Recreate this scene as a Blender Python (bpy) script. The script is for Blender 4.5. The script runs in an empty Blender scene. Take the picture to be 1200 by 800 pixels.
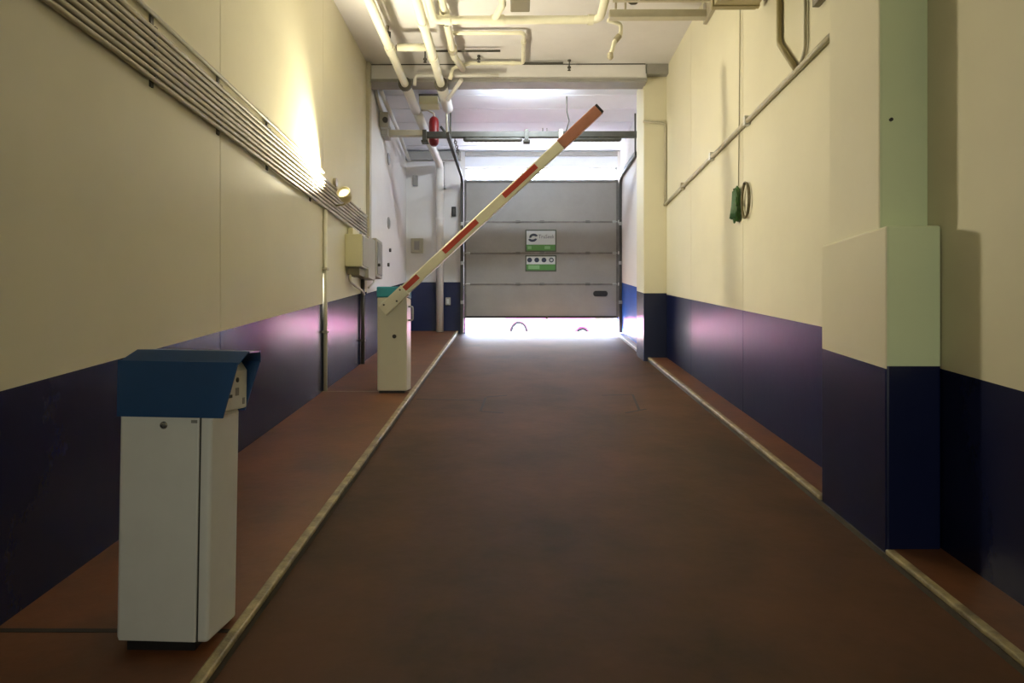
import bpy, bmesh, math, random
from mathutils import Vector, Matrix
random.seed(7)
S = bpy.context.scene
COL = S.collection
R = math.radians
H = 1.55          # eye height above the ramp where the camera stands
F = 800.0         # focal length in pixels of the 1200 px wide frame
SL = 0.1325       # slope of the ramp

# ------------------------------------------------------------------ camera
cd = bpy.data.cameras.new('camera'); cam = bpy.data.objects.new('camera', cd); COL.objects.link(cam)
cd.lens = 24.0; cd.sensor_width = 36.0; cd.clip_start = 0.05; cd.clip_end = 400
cam.location = (0, 0, H); cam.rotation_euler = (R(90), 0, math.atan(5 / F))
S.camera = cam

# ------------------------------------------------------------------ world, sun, lamps, exposure
S.view_settings.view_transform = 'Standard'
S.view_settings.look = 'None'
S.view_settings.exposure = 0.15
S.view_settings.gamma = 1.0
w = bpy.data.worlds.new('sky'); S.world = w; w.use_nodes = True
wn = w.node_tree; bg = wn.nodes['Background']
sky = wn.nodes.new('ShaderNodeTexSky'); sky.sky_type = 'NISHITA'
sky.sun_disc = False; sky.sun_elevation = R(38); sky.sun_rotation = R(250); sky.air_density = 1.0; sky.dust_density = 2.0
wn.links.new(sky.outputs[0], bg.inputs[0]); bg.inputs[1].default_value = 11.0
sl = bpy.data.lights.new('sun', 'SUN'); sun = bpy.data.objects.new('sun', sl); COL.objects.link(sun)
sl.energy = 230.0; sl.angle = R(0.6); sl.color = (1, .95, .88)
sun.rotation_euler = Vector((0.62, -0.62, -0.62)).to_track_quat('-Z', 'Y').to_euler()

def area(name, loc, target, sx, sy, energy, color):
    l = bpy.data.lights.new(name, 'AREA'); l.shape = 'RECTANGLE'; l.size = sx; l.size_y = sy
    l.energy = energy; l.color = color
    o = bpy.data.objects.new(name, l); COL.objects.link(o)
    o.location = (loc[0], loc[1], loc[2] + H)
    o.rotation_euler = (Vector(target) - Vector(loc)).to_track_quat('-Z', 'Y').to_euler()
    return o
area('ceiling_fill_light', (0.25, 6.55, 3.58), (0.25, 6.55, 0), 1.2, 0.12, 15, (1, .90, .66))  # added warm fill from an unseen lamp above the frame
area('rear_fill_light', (1.0, -5.75, .45), (.9, 3.4, .1), 1.4, 0.3, 14, (1, 1, .80)).data.spread = R(62)  # added unseen light behind the camera for the camera-facing surfaces
area('bay_fill_light', (0.1, 9.50, 3.545), (0.1, 11.2, 1.9), 1.1, 0.06, 46, (.78, .89, 1))  # added light hidden behind the beam to whiten the door bay

# ------------------------------------------------------------------ materials
def nd(nt, t, **kw):
    n = nt.nodes.new(t)
    for k, v in kw.items(): setattr(n, k, v)
    return n
def mat(name, col, rough=.5, metal=0.0, var=0.0, scale=6.0, bump=0.0, bscale=60.0, spec=.5, coat=0.0, emit=None, estr=0.0, col2=None, stretch=None, detail=6):
    m = bpy.data.materials.new(name); m.use_nodes = True; nt = m.node_tree
    p = nt.nodes['Principled BSDF']
    p.inputs['Roughness'].default_value = rough; p.inputs['Metallic'].default_value = metal
    p.inputs['Specular IOR Level'].default_value = spec; p.inputs['Coat Weight'].default_value = coat
    p.inputs['Base Color'].default_value = (*col, 1)
    geo = nd(nt, 'ShaderNodeNewGeometry')
    mp = nd(nt, 'ShaderNodeMapping')
    if stretch: mp.inputs['Scale'].default_value = stretch
    nt.links.new(geo.outputs['Position'], mp.inputs['Vector'])
    if var > 0 or col2:
        no = nd(nt, 'ShaderNodeTexNoise'); no.inputs['Scale'].default_value = scale; no.inputs['Detail'].default_value = detail
        no.inputs['Roughness'].default_value = .65
        nt.links.new(mp.outputs[0], no.inputs['Vector'])
        rp_ = nd(nt, 'ShaderNodeValToRGB')
        c2 = col2 if col2 else tuple(c * (1 - var) for c in col)
        rp_.color_ramp.elements[0].position = .35; rp_.color_ramp.elements[0].color = (*c2, 1)
        rp_.color_ramp.elements[1].position = .65; rp_.color_ramp.elements[1].color = (*col, 1)
        nt.links.new(no.outputs['Fac'], rp_.inputs['Fac'])
        nt.links.new(rp_.outputs['Color'], p.inputs['Base Color'])
    if bump > 0:
        nb = nd(nt, 'ShaderNodeTexNoise'); nb.inputs['Scale'].default_value = bscale; nb.inputs['Detail'].default_value = 4
        nt.links.new(mp.outputs[0], nb.inputs['Vector'])
        b = nd(nt, 'ShaderNodeBump'); b.inputs['Strength'].default_value = bump; b.inputs['Distance'].default_value = .02
        nt.links.new(nb.outputs['Fac'], b.inputs['Height']); nt.links.new(b.outputs[0], p.inputs['Normal'])
    if emit:
        p.inputs['Emission Color'].default_value = (*emit, 1); p.inputs['Emission Strength'].default_value = estr
    return m

def wall_paint(name, c0, c1, top, blue, r_top=.55, r_blue=.27, s_blue=.34):
    """cream wall paint above a blue dado whose upper edge follows the ramp: z = c0 + c1*y above eye height"""
    m = bpy.data.materials.new(name); m.use_nodes = True; nt = m.node_tree; p = nt.nodes['Principled BSDF']
    geo = nd(nt, 'ShaderNodeNewGeometry'); sp = nd(nt, 'ShaderNodeSeparateXYZ'); nt.links.new(geo.outputs['Position'], sp.inputs[0])
    mu = nd(nt, 'ShaderNodeMath', operation='MULTIPLY_ADD'); mu.inputs[1].default_value = -c1; mu.inputs[2].default_value = -(c0 + H)
    nt.links.new(sp.outputs['Y'], mu.inputs[0])
    ad = nd(nt, 'ShaderNodeMath', operation='ADD'); nt.links.new(mu.outputs[0], ad.inputs[0]); nt.links.new(sp.outputs['Z'], ad.inputs[1])
    st = nd(nt, 'ShaderNodeMath', operation='GREATER_THAN'); st.inputs[1].default_value = 0; nt.links.new(ad.outputs[0], st.inputs[0])
    no = nd(nt, 'ShaderNodeTexNoise'); no.inputs['Scale'].default_value = 1.3; no.inputs['Detail'].default_value = 7; no.inputs['Roughness'].default_value = .6
    nt.links.new(geo.outputs['Position'], no.inputs['Vector'])
    def two(a, b):
        r = nd(nt, 'ShaderNodeValToRGB'); r.color_ramp.elements[0].position = .3; r.color_ramp.elements[1].position = .7
        r.color_ramp.elements[0].color = (*a, 1); r.color_ramp.elements[1].color = (*b, 1)
        nt.links.new(no.outputs['Fac'], r.inputs['Fac']); return r
    ra = two(tuple(c * .93 for c in top), top); rb = two(tuple(c * .75 for c in blue), blue)
    mx = nd(nt, 'ShaderNodeMix', data_type='RGBA')
    nt.links.new(st.outputs[0], mx.inputs['Factor']); nt.links.new(rb.outputs[0], mx.inputs['A']); nt.links.new(ra.outputs[0], mx.inputs['B'])
    nt.links.new(mx.outputs['Result'], p.inputs['Base Color'])
    rm = nd(nt, 'ShaderNodeMapRange'); rm.inputs['To Min'].default_value = r_blue; rm.inputs['To Max'].default_value = r_top
    nt.links.new(st.outputs[0], rm.inputs['Value']); nt.links.new(rm.outputs[0], p.inputs['Roughness']); 
    rs = nd(nt, 'ShaderNodeMapRange'); rs.inputs['To Min'].default_value = s_blue; rs.inputs['To Max'].default_value = .12
    nt.links.new(st.outputs[0], rs.inputs['Value']); nt.links.new(rs.outputs[0], p.inputs['Specular IOR Level'])
    nb = nd(nt, 'ShaderNodeTexNoise'); nb.inputs['Scale'].default_value = 9; nb.inputs['Detail'].default_value = 5
    nt.links.new(geo.outputs['Position'], nb.inputs['Vector'])
    b = nd(nt, 'ShaderNodeBump'); b.inputs['Strength'].default_value = .05; b.inputs['Distance'].default_value = .02
    nt.links.new(nb.outputs['Fac'], b.inputs['Height']); nt.links.new(b.outputs[0], p.inputs['Normal'])
    return m

CREAM = (.74, .70, .53); NAVY = (.007, .011, .052); DAYLIT_WALL = (.80, .78, .76)
M = {}
M['wall_l'] = wall_paint('wall_paint_left', -.542, SL, CREAM, NAVY)
M['wall_r'] = wall_paint('wall_paint_right', -.427, SL - .0178, CREAM, NAVY, r_blue=.36, s_blue=.11)
M['wall_c'] = wall_paint('wall_paint_column', -.575, SL, CREAM, NAVY)
M['col_greenlit'] = wall_paint('column_paint_greenlit', -.120, 0, (.72, .80, .53), NAVY)  # greenish lamp light on the column front is put into this colour
M['col_side'] = wall_paint('column_side_paint', -.575, SL, CREAM, NAVY)
M['wall_daylit'] = wall_paint('wall_paint_daylit', -.565, SL, DAYLIT_WALL, (.014, .022, .085))  # pale copy of the wall paint with the daylight put into its colours
M['wall_skylit_r'] = wall_paint('wall_paint_skylit_right', -.565, SL, DAYLIT_WALL, (.03, .12, .55))  # same pale copy, its dado blue brightened to stand for sky light
M['ceil'] = mat('ceiling_white', (.76, .74, .74), .6, var=.08, scale=1.2)
M['ceil2'] = mat('ceiling_board', (.80, .83, .90), .55, var=.06, scale=2)
M['hall'] = mat('hall_concrete', (.14, .135, .12), .8, var=.2, scale=1.5)
M['beam'] = mat('beam_grey', (.32, .31, .29), .5, var=.15, scale=4)
M['ramp'] = mat('ramp_floor', (.128, .062, .034), .62, spec=.18, col2=(.066, .040, .024), scale=1.1, bump=.10, bscale=14, detail=9)
M['walk'] = mat('walkway_floor', (.21, .078, .032), .42, col2=(.12, .052, .024), scale=1.6, bump=.08, bscale=18, detail=9)
M['kerb'] = mat('kerb_edge', (.50, .41, .21), .42, col2=(.20, .165, .10), scale=9, bump=.2, bscale=40)
M['kerb_side'] = mat('kerb_side', (.10, .085, .06), .6, var=.4, scale=6)
M['joint'] = mat('joint_dark', (.03, .024, .02), .7)
M['strip'] = mat('floor_strip', (.42, .36, .27), .5, var=.3, scale=12)
M['cream_pipe'] = mat('cream_pipe', (.80, .77, .60), .38, var=.08, scale=5)
M['white_pipe'] = mat('white_pipe', (.78, .76, .72), .4, var=.06, scale=5)
M['collar'] = mat('pipe_collar', (.10, .09, .075), .6)
M['conduit'] = mat('steel_conduit', (.46, .41, .29), .42, metal=.1, var=.2, scale=8)
M['conduit_paint'] = mat('painted_conduit', (.52, .48, .36), .45, var=.12, scale=7)
M['dark_steel'] = mat('dark_steel', (.075, .072, .058), .5, metal=.1, var=.25, scale=8)
M['galv'] = mat('galvanised', (.42, .42, .41), .4, metal=.6, var=.2, scale=10)
M['clamp'] = mat('clamp_dark', (.06, .055, .045), .5)
M['panel'] = mat('door_panel', (.285, .27, .25), .48, var=.10, scale=3, bump=.05, bscale=30)
M['panel_edge'] = mat('door_panel_edge', (.16, .15, .14), .6, var=.3, scale=8)
M['panel_rail'] = mat('panel_rail', (.20, .18, .165), .6, var=.4, scale=5)
M['track'] = mat('track_steel', (.05, .047, .042), .5)
M['black'] = mat('black_plastic', (.012, .012, .014), .45)
M['rubber'] = mat('rubber', (.02, .02, .02), .7)
M['machine'] = mat('machine_white', (.80, .80, .77), .38, var=.05, scale=5)
M['machine_gap'] = mat('machine_gap', (.05, .05, .045), .6)
M['hood'] = mat('hood_blue', (.014, .072, .21), .42, var=.15, scale=4)
M['cap_teal'] = mat('cap_teal', (.03, .30, .40), .4, var=.1, scale=6)
M['cab'] = mat('cabinet_cream', (.74, .72, .58), .38, var=.05, scale=4)
M['boom'] = mat('boom_cream', (.80, .78, .60), .38, var=.05, scale=6)
M['red'] = mat('stripe_red', (.50, .055, .025), .4, var=.15, scale=20)
M['tip'] = mat('boom_tip_red', (.42, .17, .11), .45, var=.15, scale=12)
M['fire_red'] = mat('fire_red', (.22, .010, .010), .4)
M['chrome'] = mat('chrome', (.55, .55, .55), .25, metal=.9)
M['label'] = mat('label_grey', (.25, .25, .24), .5)
M['box'] = mat('box_cream', (.70, .66, .42), .4, var=.05, scale=5)
M['box2'] = mat('box_grey', (.42, .40, .34), .45, var=.08, scale=5)
M['box_dark'] = mat('box_dark', (.20, .18, .12), .5, var=.1, scale=5)
M['duct'] = mat('duct_paint', (.40, .34, .18), .5, var=.12, scale=4)
M['lamp_shell'] = mat('lamp_shell', (.58, .52, .30), .4, var=.1, scale=9)
M['lamp_glow'] = mat('lamp_glow', (1, .9, .6), .4, emit=(1, .84, .48), estr=1.5)
M['tube_glow'] = mat('tube_glow', (1, .95, .8), .4, emit=(1, .92, .66), estr=4)
M['green'] = mat('hose_green', (.035, .13, .02), .5, var=.4, scale=30)
M['coil'] = mat('coil_tan', (.20, .17, .09), .5, var=.3, scale=30)
M['thin_cable'] = mat('thin_cable', (.40, .37, .26), .5)
M['sign_white'] = mat('sign_white', (.60, .64, .66), .4)
M['sign_green'] = mat('sign_green', (.075, .24, .055), .4)
M['sign_lgreen'] = mat('sign_light_green', (.20, .42, .18), .4)
M['sign_ink'] = mat('sign_ink', (.03, .045, .09), .5)
M['sign_grey'] = mat('sign_text_grey', (.12, .13, .18), .5)
M['sign_frame'] = mat('sign_frame', (.07, .085, .06), .5)
M['switch'] = mat('switch_white', (.70, .70, .66), .4)
M['street'] = mat('street_paving', (.52, .47, .44), .8, var=.12, scale=2)
M['facade'] = mat('facade_pale', (.74, .73, .74), .8, var=.08, scale=.6)
M['facade_trim'] = mat('facade_trim', (.78, .74, .72), .7)
M['car_paint'] = mat('car_paint', (.90, .20, .46), .5)
M['car_dark'] = mat('car_wheel_arch', (.05, .05, .055), .6)
M['tyre'] = mat('tyre', (.010, .010, .011), .9, spec=.1)
M['rim'] = mat('wheel_rim', (.85, .85, .86), .4)
def glass(name):
    m = bpy.data.materials.new(name); m.use_nodes = True; nt = m.node_tree
    out = nt.nodes['Material Output']; nt.nodes.remove(nt.nodes['Principled BSDF'])
    tr = nt.nodes.new('ShaderNodeBsdfTransparent'); gl = nt.nodes.new('ShaderNodeBsdfGlossy'); mx = nt.nodes.new('ShaderNodeMixShader')
    tr.inputs[0].default_value = (.93, .95, .95, 1); gl.inputs['Roughness'].default_value = .03
    lw = nt.nodes.new('ShaderNodeFresnel'); lw.inputs[0].default_value = 1.45
    nt.links.new(lw.outputs[0], mx.inputs[0]); nt.links.new(tr.outputs[0], mx.inputs[1]); nt.links.new(gl.outputs[0], mx.inputs[2])
    nt.links.new(mx.outputs[0], out.inputs['Surface'])
    return m
M['glass'] = glass('pane_glass')
M['blocker_dark'] = mat('blocker_dark', (.05, .04, .04), .8, var=.2, scale=5)
M['car_glass'] = mat('car_glass', (.05, .06, .07), .1)

# ------------------------------------------------------------------ mesh helpers (coordinates: x right, y away from the camera, z above the eye)
def NB(): return bmesh.new()
def box(bm, x0, x1, y0, y1, z0, z1, mt=None):
    vs = [bm.verts.new(c) for c in ((x0,y0,z0),(x1,y0,z0),(x1,y1,z0),(x0,y1,z0),(x0,y0,z1),(x1,y0,z1),(x1,y1,z1),(x0,y1,z1))]
    fs = [bm.faces.new([vs[i] for i in f]) for f in ((3,2,1,0),(4,5,6,7),(0,1,5,4),(1,2,6,5),(2,3,7,6),(3,0,4,7))]
    if mt is not None:
        bmesh.ops.transform(bm, matrix=mt, verts=vs)
    return vs
def wedge(bm, x0, x1, y0, y1, fz0, fz1):
    """box whose bottom and top follow functions of y"""
    vs = [bm.verts.new(c) for c in ((x0,y0,fz0(y0)),(x1,y0,fz0(y0)),(x1,y1,fz0(y1)),(x0,y1,fz0(y1)),(x0,y0,fz1(y0)),(x1,y0,fz1(y0)),(x1,y1,fz1(y1)),(x0,y1,fz1(y1)))]
    for f in ((3,2,1,0),(4,5,6,7),(0,1,5,4),(1,2,6,5),(2,3,7,6),(3,0,4,7)): bm.faces.new([vs[i] for i in f])
def prism(bm, pts, axis, a0, a1):
    """extrude a polygon; axis 'x': pts are (y,z); 'y': (x,z); 'z': (x,y)"""
    def mk(p, a):
        return {'x': (a, p[0], p[1]), 'y': (p[0], a, p[1]), 'z': (p[0], p[1], a)}[axis]
    A = [bm.verts.new(mk(p, a0)) for p in pts]; B = [bm.verts.new(mk(p, a1)) for p in pts]
    n = len(pts)
    bm.faces.new(A); bm.faces.new(B[::-1])
    for i in range(n): bm.faces.new((A[i], B[i], B[(i+1) % n], A[(i+1) % n]))
def fillet(path, r, n=6):
    P = [Vector(p) for p in path]; out = [P[0]]
    for i in range(1, len(P) - 1):
        a, b, c = P[i-1], P[i], P[i+1]
        u, v = (a - b), (c - b); lu, lv = u.length, v.length
        if lu < 1e-6 or lv < 1e-6: continue
        u /= lu; v /= lv
        ang = u.angle(v)
        if ang > math.pi - .03: out.append(b); continue
        t = min(r / math.tan(ang / 2), lu * .45, lv * .45)
        p0, p1 = b + u * t, b + v * t
        for k in range(n + 1):
            s = k / n
            out.append((1-s)**2 * p0 + 2*s*(1-s) * b + s*s * p1)
    out.append(P[-1]); return out
def tube(bm, path, r, seg=12, bend=0.0, caps=True, closed=False):
    P = fillet(path, bend) if bend > 0 else [Vector(p) for p in path]
    n = len(P); rings = []; up = None
    for i in range(n):
        if closed: t = (P[(i+1) % n] - P[i-1])
        elif i == 0: t = P[1] - P[0]
        elif i == n - 1: t = P[-1] - P[-2]
        else: t = (P[i+1] - P[i]).normalized() + (P[i] - P[i-1]).normalized()
        t.normalize()
        if up is None:
            up = Vector((0,0,1)) if abs(t.z) < .9 else Vector((1,0,0))
        up = (up - t * up.dot(t)).normalized(); sd = t.cross(up)
        rr = r[i] if isinstance(r, (list, tuple)) else r
        rings.append([bm.verts.new(P[i] + (up * math.cos(2*math.pi*k/seg) + sd * math.sin(2*math.pi*k/seg)) * rr) for k in range(seg)])
    m = n if closed else n - 1
    for i in range(m):
        a, b = rings[i], rings[(i+1) % n]
        for k in range(seg):
            f = bm.faces.new((a[k], a[(k+1) % seg], b[(k+1) % seg], b[k])); f.smooth = True
    if caps and not closed:
        bm.faces.new(rings[0][::-1]); bm.faces.new(rings[-1])
def lathe(bm, prof, origin, axis, seg=20):
    """prof: (radius, distance along axis)"""
    o = Vector(origin); a = Vector(axis).normalized()
    u = a.orthogonal().normalized(); v = a.cross(u); rings = []
    for (r, h) in prof:
        rings.append([bm.verts.new(o + a*h + (u*math.cos(2*math.pi*k/seg) + v*math.sin(2*math.pi*k/seg)) * max(r, 1e-4)) for k in range(seg)])
    for i in range(len(rings) - 1):
        for k in range(seg):
            f = bm.faces.new((rings[i][k], rings[i][(k+1) % seg], rings[i+1][(k+1) % seg], rings[i+1][k])); f.smooth = len(prof) > 4
    bm.faces.new(rings[0][::-1]); bm.faces.new(rings[-1])
def cyl(bm, p, axis, r, h, seg=16): lathe(bm, [(r, 0), (r, h)], p, axis, seg)

LOC = {}   # world location of each top-level object's origin
def finish(name, bm, m, parent=None, local=False, bevel=0.0, seg=2, origin=None):
    bmesh.ops.recalc_face_normals(bm, faces=bm.faces)
    me = bpy.data.meshes.new(name)
    o = bpy.data.objects.new(name, me)
    if parent is None:
        if not local:
            vs = [v.co for v in bm.verts]
            c = Vector(origin) if origin else Vector((sum(v.x for v in vs)/len(vs), sum(v.y for v in vs)/len(vs), min(v.z for v in vs)))
            bmesh.ops.translate(bm, vec=-c, verts=bm.verts)
            o.location = c + Vector((0, 0, H)); LOC[o.name] = c
    elif not local:
        top = parent
        while top.parent: top = top.parent
        bmesh.ops.translate(bm, vec=-LOC[top.name], verts=bm.verts)
    bm.to_mesh(me); bm.free()
    for mm in (m if isinstance(m, (list, tuple)) else [m]): me.materials.append(M[mm])
    COL.objects.link(o)
    if parent is not None: o.parent = parent
    if bevel > 0:
        b = o.modifiers.new('bevel', 'BEVEL'); b.width = bevel; b.segments = seg; b.limit_method = 'ANGLE'; b.angle_limit = R(40)
    return o
def tag(o, label, cat, group=None):
    o['label'] = label; o['category'] = cat
    if group: o['group'] = group
    return o
def thing(name, loc, label, cat, group=None, rotz=0.0, rot=None):
    o = bpy.data.objects.new(name, None); COL.objects.link(o); o.empty_display_size = .1
    o.location = (loc[0], loc[1], loc[2] + H); o.rotation_euler = rot if rot else (0, 0, rotz)
    LOC[o.name] = Vector(loc)
    return tag(o, label, cat, group)
def struct(name, bm, m, parent=None, bevel=0.0):
    o = finish(name, bm, m, parent, bevel=bevel)
    if parent is None: o['kind'] = 'structure'
    return o
def at(px, py, d): return Vector(((px - 605) / F * d, d, (400 - py) / F * d))
def ramp_z(y): return -1.50 + SL * y
def walk_z(y): return -1.45 + SL * y
def ground(px, py):
    d = F * 1.50 / (py - 294.0); return Vector(((px - 605) / F * d, d, ramp_z(d)))

# ------------------------------------------------------------------ the setting
YB, YE = -1.6, 12.4
XL, XR = -2.0, 2.045
KL, KR = -1.055, 1.79
bm = NB(); wedge(bm, KL, KR, YB, YE + .25, lambda y: ramp_z(y) - .3, ramp_z)
floor = struct('floor', bm, 'ramp')
def groove(a, b, w=.012):
    a, b = ground(*a), ground(*b); t = (b - a); t.z = 0; t.normalize(); s = Vector((-t.y, t.x, 0)) * w
    bm = NB()
    q = [a + s, a - s, b - s, b + s]
    lo = [bm.verts.new((p.x, p.y, ramp_z(p.y) - .004)) for p in q]; hi = [bm.verts.new((p.x, p.y, ramp_z(p.y) + .0012)) for p in q]
    bm.faces.new(hi)
    for i in range(4): bm.faces.new((lo[i], lo[(i+1) % 4], hi[(i+1) % 4], hi[i]))
    return finish('floor_joint', bm, 'joint', floor)
for a, b in (((488,467.5),(566,469)), ((569,466),(563,481.5)), ((570,465),(594,463)), ((564,482),(590,483.5)),
             ((705,463),(740,462)), ((741,462),(749,480)), ((733,483.5),(757,479))):
    groove(a, b)

bm = NB(); wedge(bm, XL - .1, KL - .042, YB, YE, lambda y: ramp_z(y) - .3, walk_z)
fl = struct('floor_left', bm, 'walk')
bm = NB(); wedge(bm, KR + .04, XR + .12, YB, YE, lambda y: ramp_z(y) - .3, walk_z)
fr = struct('floor_right', bm, 'walk')
# kerbs: pale edge strip on a dark upstand
def kerb(name, x0, x1, segs):
    bm = NB(); wedge(bm, min(x0, x1), max(x0, x1), YB, YE, lambda y: ramp_z(y) - .3, lambda y: walk_z(y) - .022)
    k = struct(name, bm, 'kerb_side')
    for (y0, y1) in segs:
        bm = NB(); wedge(bm, min(x0, x1) - .002, max(x0, x1) + .002, y0, y1 - .006, lambda y: walk_z(y) - .022, lambda y: walk_z(y) + .004)
        finish('kerb_strip', bm, 'kerb', k, bevel=.008)
    return k
cuts = [-1.6, 0, 2.2, 4.4, 6.6, 8.8, 11, 12.4]
kerb('trim_1', KL, KL - .042, list(zip(cuts[:-1], cuts[1:])))
kerb('trim_2', KR, KR + .04, [(-1.6, 0), (0, 3.33), (4.04, 6.6), (6.6, 9.3), (9.8, 12.4)])
# metal joint strips across the left walkway
for i, (y, mname) in enumerate(((2.6, 'joint'), (7.05, 'strip'))):
    bm = NB(); wedge(bm, XL, KL - .042, y - .012, y + .012, lambda q: walk_z(q) - .01, lambda q: walk_z(q) + .002)
    finish('floor_joint', bm, mname, fl)

# left wall: backing plus plastered panels with open vertical joints
bm = NB(); box(bm, XL - .25, XL - .02, YB, YE, -1.9, 3.8); wl = struct('wall_left', bm, 'joint')
for (y0, y1, mm) in ((-1.6, 1.05, 'wall_l'), (1.05, 4.60, 'wall_l'), (4.60, 7.06, 'wall_l'), (7.06, 9.12, 'wall_l'), (9.12, 12.4, 'wall_daylit')):
    bm = NB(); box(bm, XL - .02, XL, y0 + .003, y1 - .003, -1.9, 3.8); finish('wall_panel', bm, mm, wl, bevel=.002)
bm = NB(); box(bm, XR + .05, XR + .27, YB, 9.82, -1.9, 3.8); wr = struct('wall_right', bm, 'joint')
for (y0, y1, mm) in ((-1.6, .4, 'wall_c'), (.4, 3.6, 'wall_c'), (3.6, 6.17, 'wall_r'), (6.17, 8.0, 'wall_r'), (8.0, 9.4, 'wall_r')):
    bm = NB(); box(bm, XR if mm == 'wall_r' else XR + .025, XR + .05, y0 + .003, y1 - .003, -1.9, 3.8); finish('wall_panel', bm, mm, wr, bevel=.002)
# far column on the right, where the wall steps in
bm = NB(); box(bm, 1.735, XR + .1, 9.3, 9.85, -.8, 3.74); struct('wall_column_far', bm, 'wall_c', bevel=.006)
bm = NB(); box(bm, 1.885, 2.3, 9.85, YE, -.6, 3.8); struct('wall_right_far', bm, 'wall_skylit_r')
def paint_side(bm, x):
    bmesh.ops.recalc_face_normals(bm, faces=bm.faces)
    for f in bm.faces: f.material_index = 1 if abs(f.calc_center_median().x - x) < 1e-4 else 0
# near column: slimmer shaft on a thicker casing
bm = NB(); box(bm, 1.83, XR + .1, 3.45, 4.01, .5, 3.74); paint_side(bm, 1.83); cs = struct('wall_column', bm, ['col_greenlit', 'wall_c'], bevel=.012)
bm = NB(); box(bm, 1.80, XR + .02, 3.33, 4.04, -1.6, .565)
for f in bm.faces:
    f.normal_update()
    f.material_index = 1 if abs(f.calc_center_median().x - 1.80) < 1e-4 else 0
finish('wall_casing', bm, ['col_greenlit', 'col_side'], cs, bevel=.012)
bm = NB(); cyl(bm, at(1041, 142, 3.46), (0, -1, 0), .009, .02, 10); finish('anchor_bolt', bm, 'black', cs)
# unseen hall behind the camera, wide and dark so less light bounces back
HB = -6.0
bm = NB(); box(bm, -8, 8, HB - .2, HB, -2.2, 3.8); struct('wall_back', bm, 'hall')
for nm, x0, x1 in (('wall_hall_left', -8.2, -8), ('wall_hall_right', 8, 8.2)):
    bm = NB(); box(bm, x0, x1, HB, YB, -2.2, 3.8); struct(nm, bm, 'hall')
for nm, x0, x1 in (('wall_return_left', -8, XL - .25), ('wall_return_right', XR + .27, 8)):
    bm = NB(); box(bm, x0, x1, YB, YB + .2, -2.2, 3.8); struct(nm, bm, 'hall')
bm = NB(); box(bm, -8, 8, HB, YB, -2.0, ramp_z(YB)); struct('floor_hall', bm, 'ramp')
bm = NB(); box(bm, -8, 8, HB, YB, 3.73, 3.95); struct('ceiling_hall', bm, 'hall')
# ceilings
bm = NB(); box(bm, -2.3, 2.4, YB, 9.18, 3.73, 3.95); ce = struct('ceiling', bm, 'ceil')
bm = NB(); box(bm, -2.0, 1.75, 9.18, 9.36, 3.52, 3.95); tb = struct('trim_3', bm, 'ceil')
bm = NB(); box(bm, -2.0, 1.75, 9.14, 9.42, 3.475, 3.52); finish('beam_flange', bm, 'beam', tb, bevel=.004)
bm = NB(); box(bm, -2.0, 1.735, 9.174, 9.181, 3.718, 3.73); finish('beam_joint', bm, 'joint', tb)
bm = NB(); box(bm, 1.735, XR, 9.18, 9.36, 3.6, 3.95); finish('beam_end', bm, 'beam', tb)
def far_ceil(y): return 3.62 - .055 * (y - 9.4)
bm = NB(); wedge(bm, -2.3, 2.3, 9.36, YE + .2, lambda y: far_ceil(y) + .02, lambda y: 4.0); fc = struct('ceiling_far', bm, 'joint')
ys = [9.37, 9.95, 10.45, 11.0, 11.55, 12.1, 12.4]
for y0, y1 in zip(ys[:-1], ys[1:]):
    bm = NB(); wedge(bm, -2.0, 1.89, y0 + .007, y1 - .007, far_ceil, lambda y: far_ceil(y) + .03); finish('ceiling_panel', bm, 'ceil2', fc, bevel=.003)
# end wall with door opening and transom
DX0, DX1, DZ1 = -.93, 1.835, 2.93
TZ0, TZ1 = 2.93, 3.17
bm = NB(); box(bm, -2.3, DX0, YE, YE + .22, -.3, 3.9); we = struct('wall_end', bm, 'wall_daylit')
bm = NB(); box(bm, DX1, 2.4, YE, YE + .22, -.3, 3.9); finish('wall_jamb', bm, 'wall_skylit_r', we)
bm = NB(); box(bm, DX0, DX1, YE, YE + .22, TZ1, 3.9); finish('wall_lintel', bm, 'ceil2', we)
bm = NB(); box(bm, DX0, DX1, YE - .03, YE, 3.36, 3.44); finish('lintel_rail', bm, 'beam', we, bevel=.004)
bm = NB(); box(bm, -2.0, -1.0, YE - .09, YE, 3.28, 3.43); finish('lintel_rail', bm, 'beam', we, bevel=.004)
bm = NB()
box(bm, DX0, DX1, YE + .06, YE + .12, TZ0 - .02, TZ0 + .02); box(bm, DX0, DX1, YE + .06, YE + .12, TZ1 - .025, TZ1)
box(bm, DX0, DX0 + .03, YE + .06, YE + .12, TZ0, TZ1); box(bm, DX1 - .03, DX1, YE + .06, YE + .12, TZ0, TZ1)
wf = struct('window_1', bm, 'switch')
bm = NB(); box(bm, DX0 + .35, DX1 - .1, YE + .045, YE + .075, 3.055, 3.078); finish('glazing_bar', bm, 'track', wf)
n = 4; ww = (DX1 - DX0 - .06) / n
for i in range(n):
    bm = NB(); box(bm, DX0 + .03 + ww*i + .004, DX0 + .03 + ww*(i+1) - .004, YE + .088, YE + .094, TZ0 + .02, TZ1 - .025); finish('pane', bm, 'glass', wf)

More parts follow.
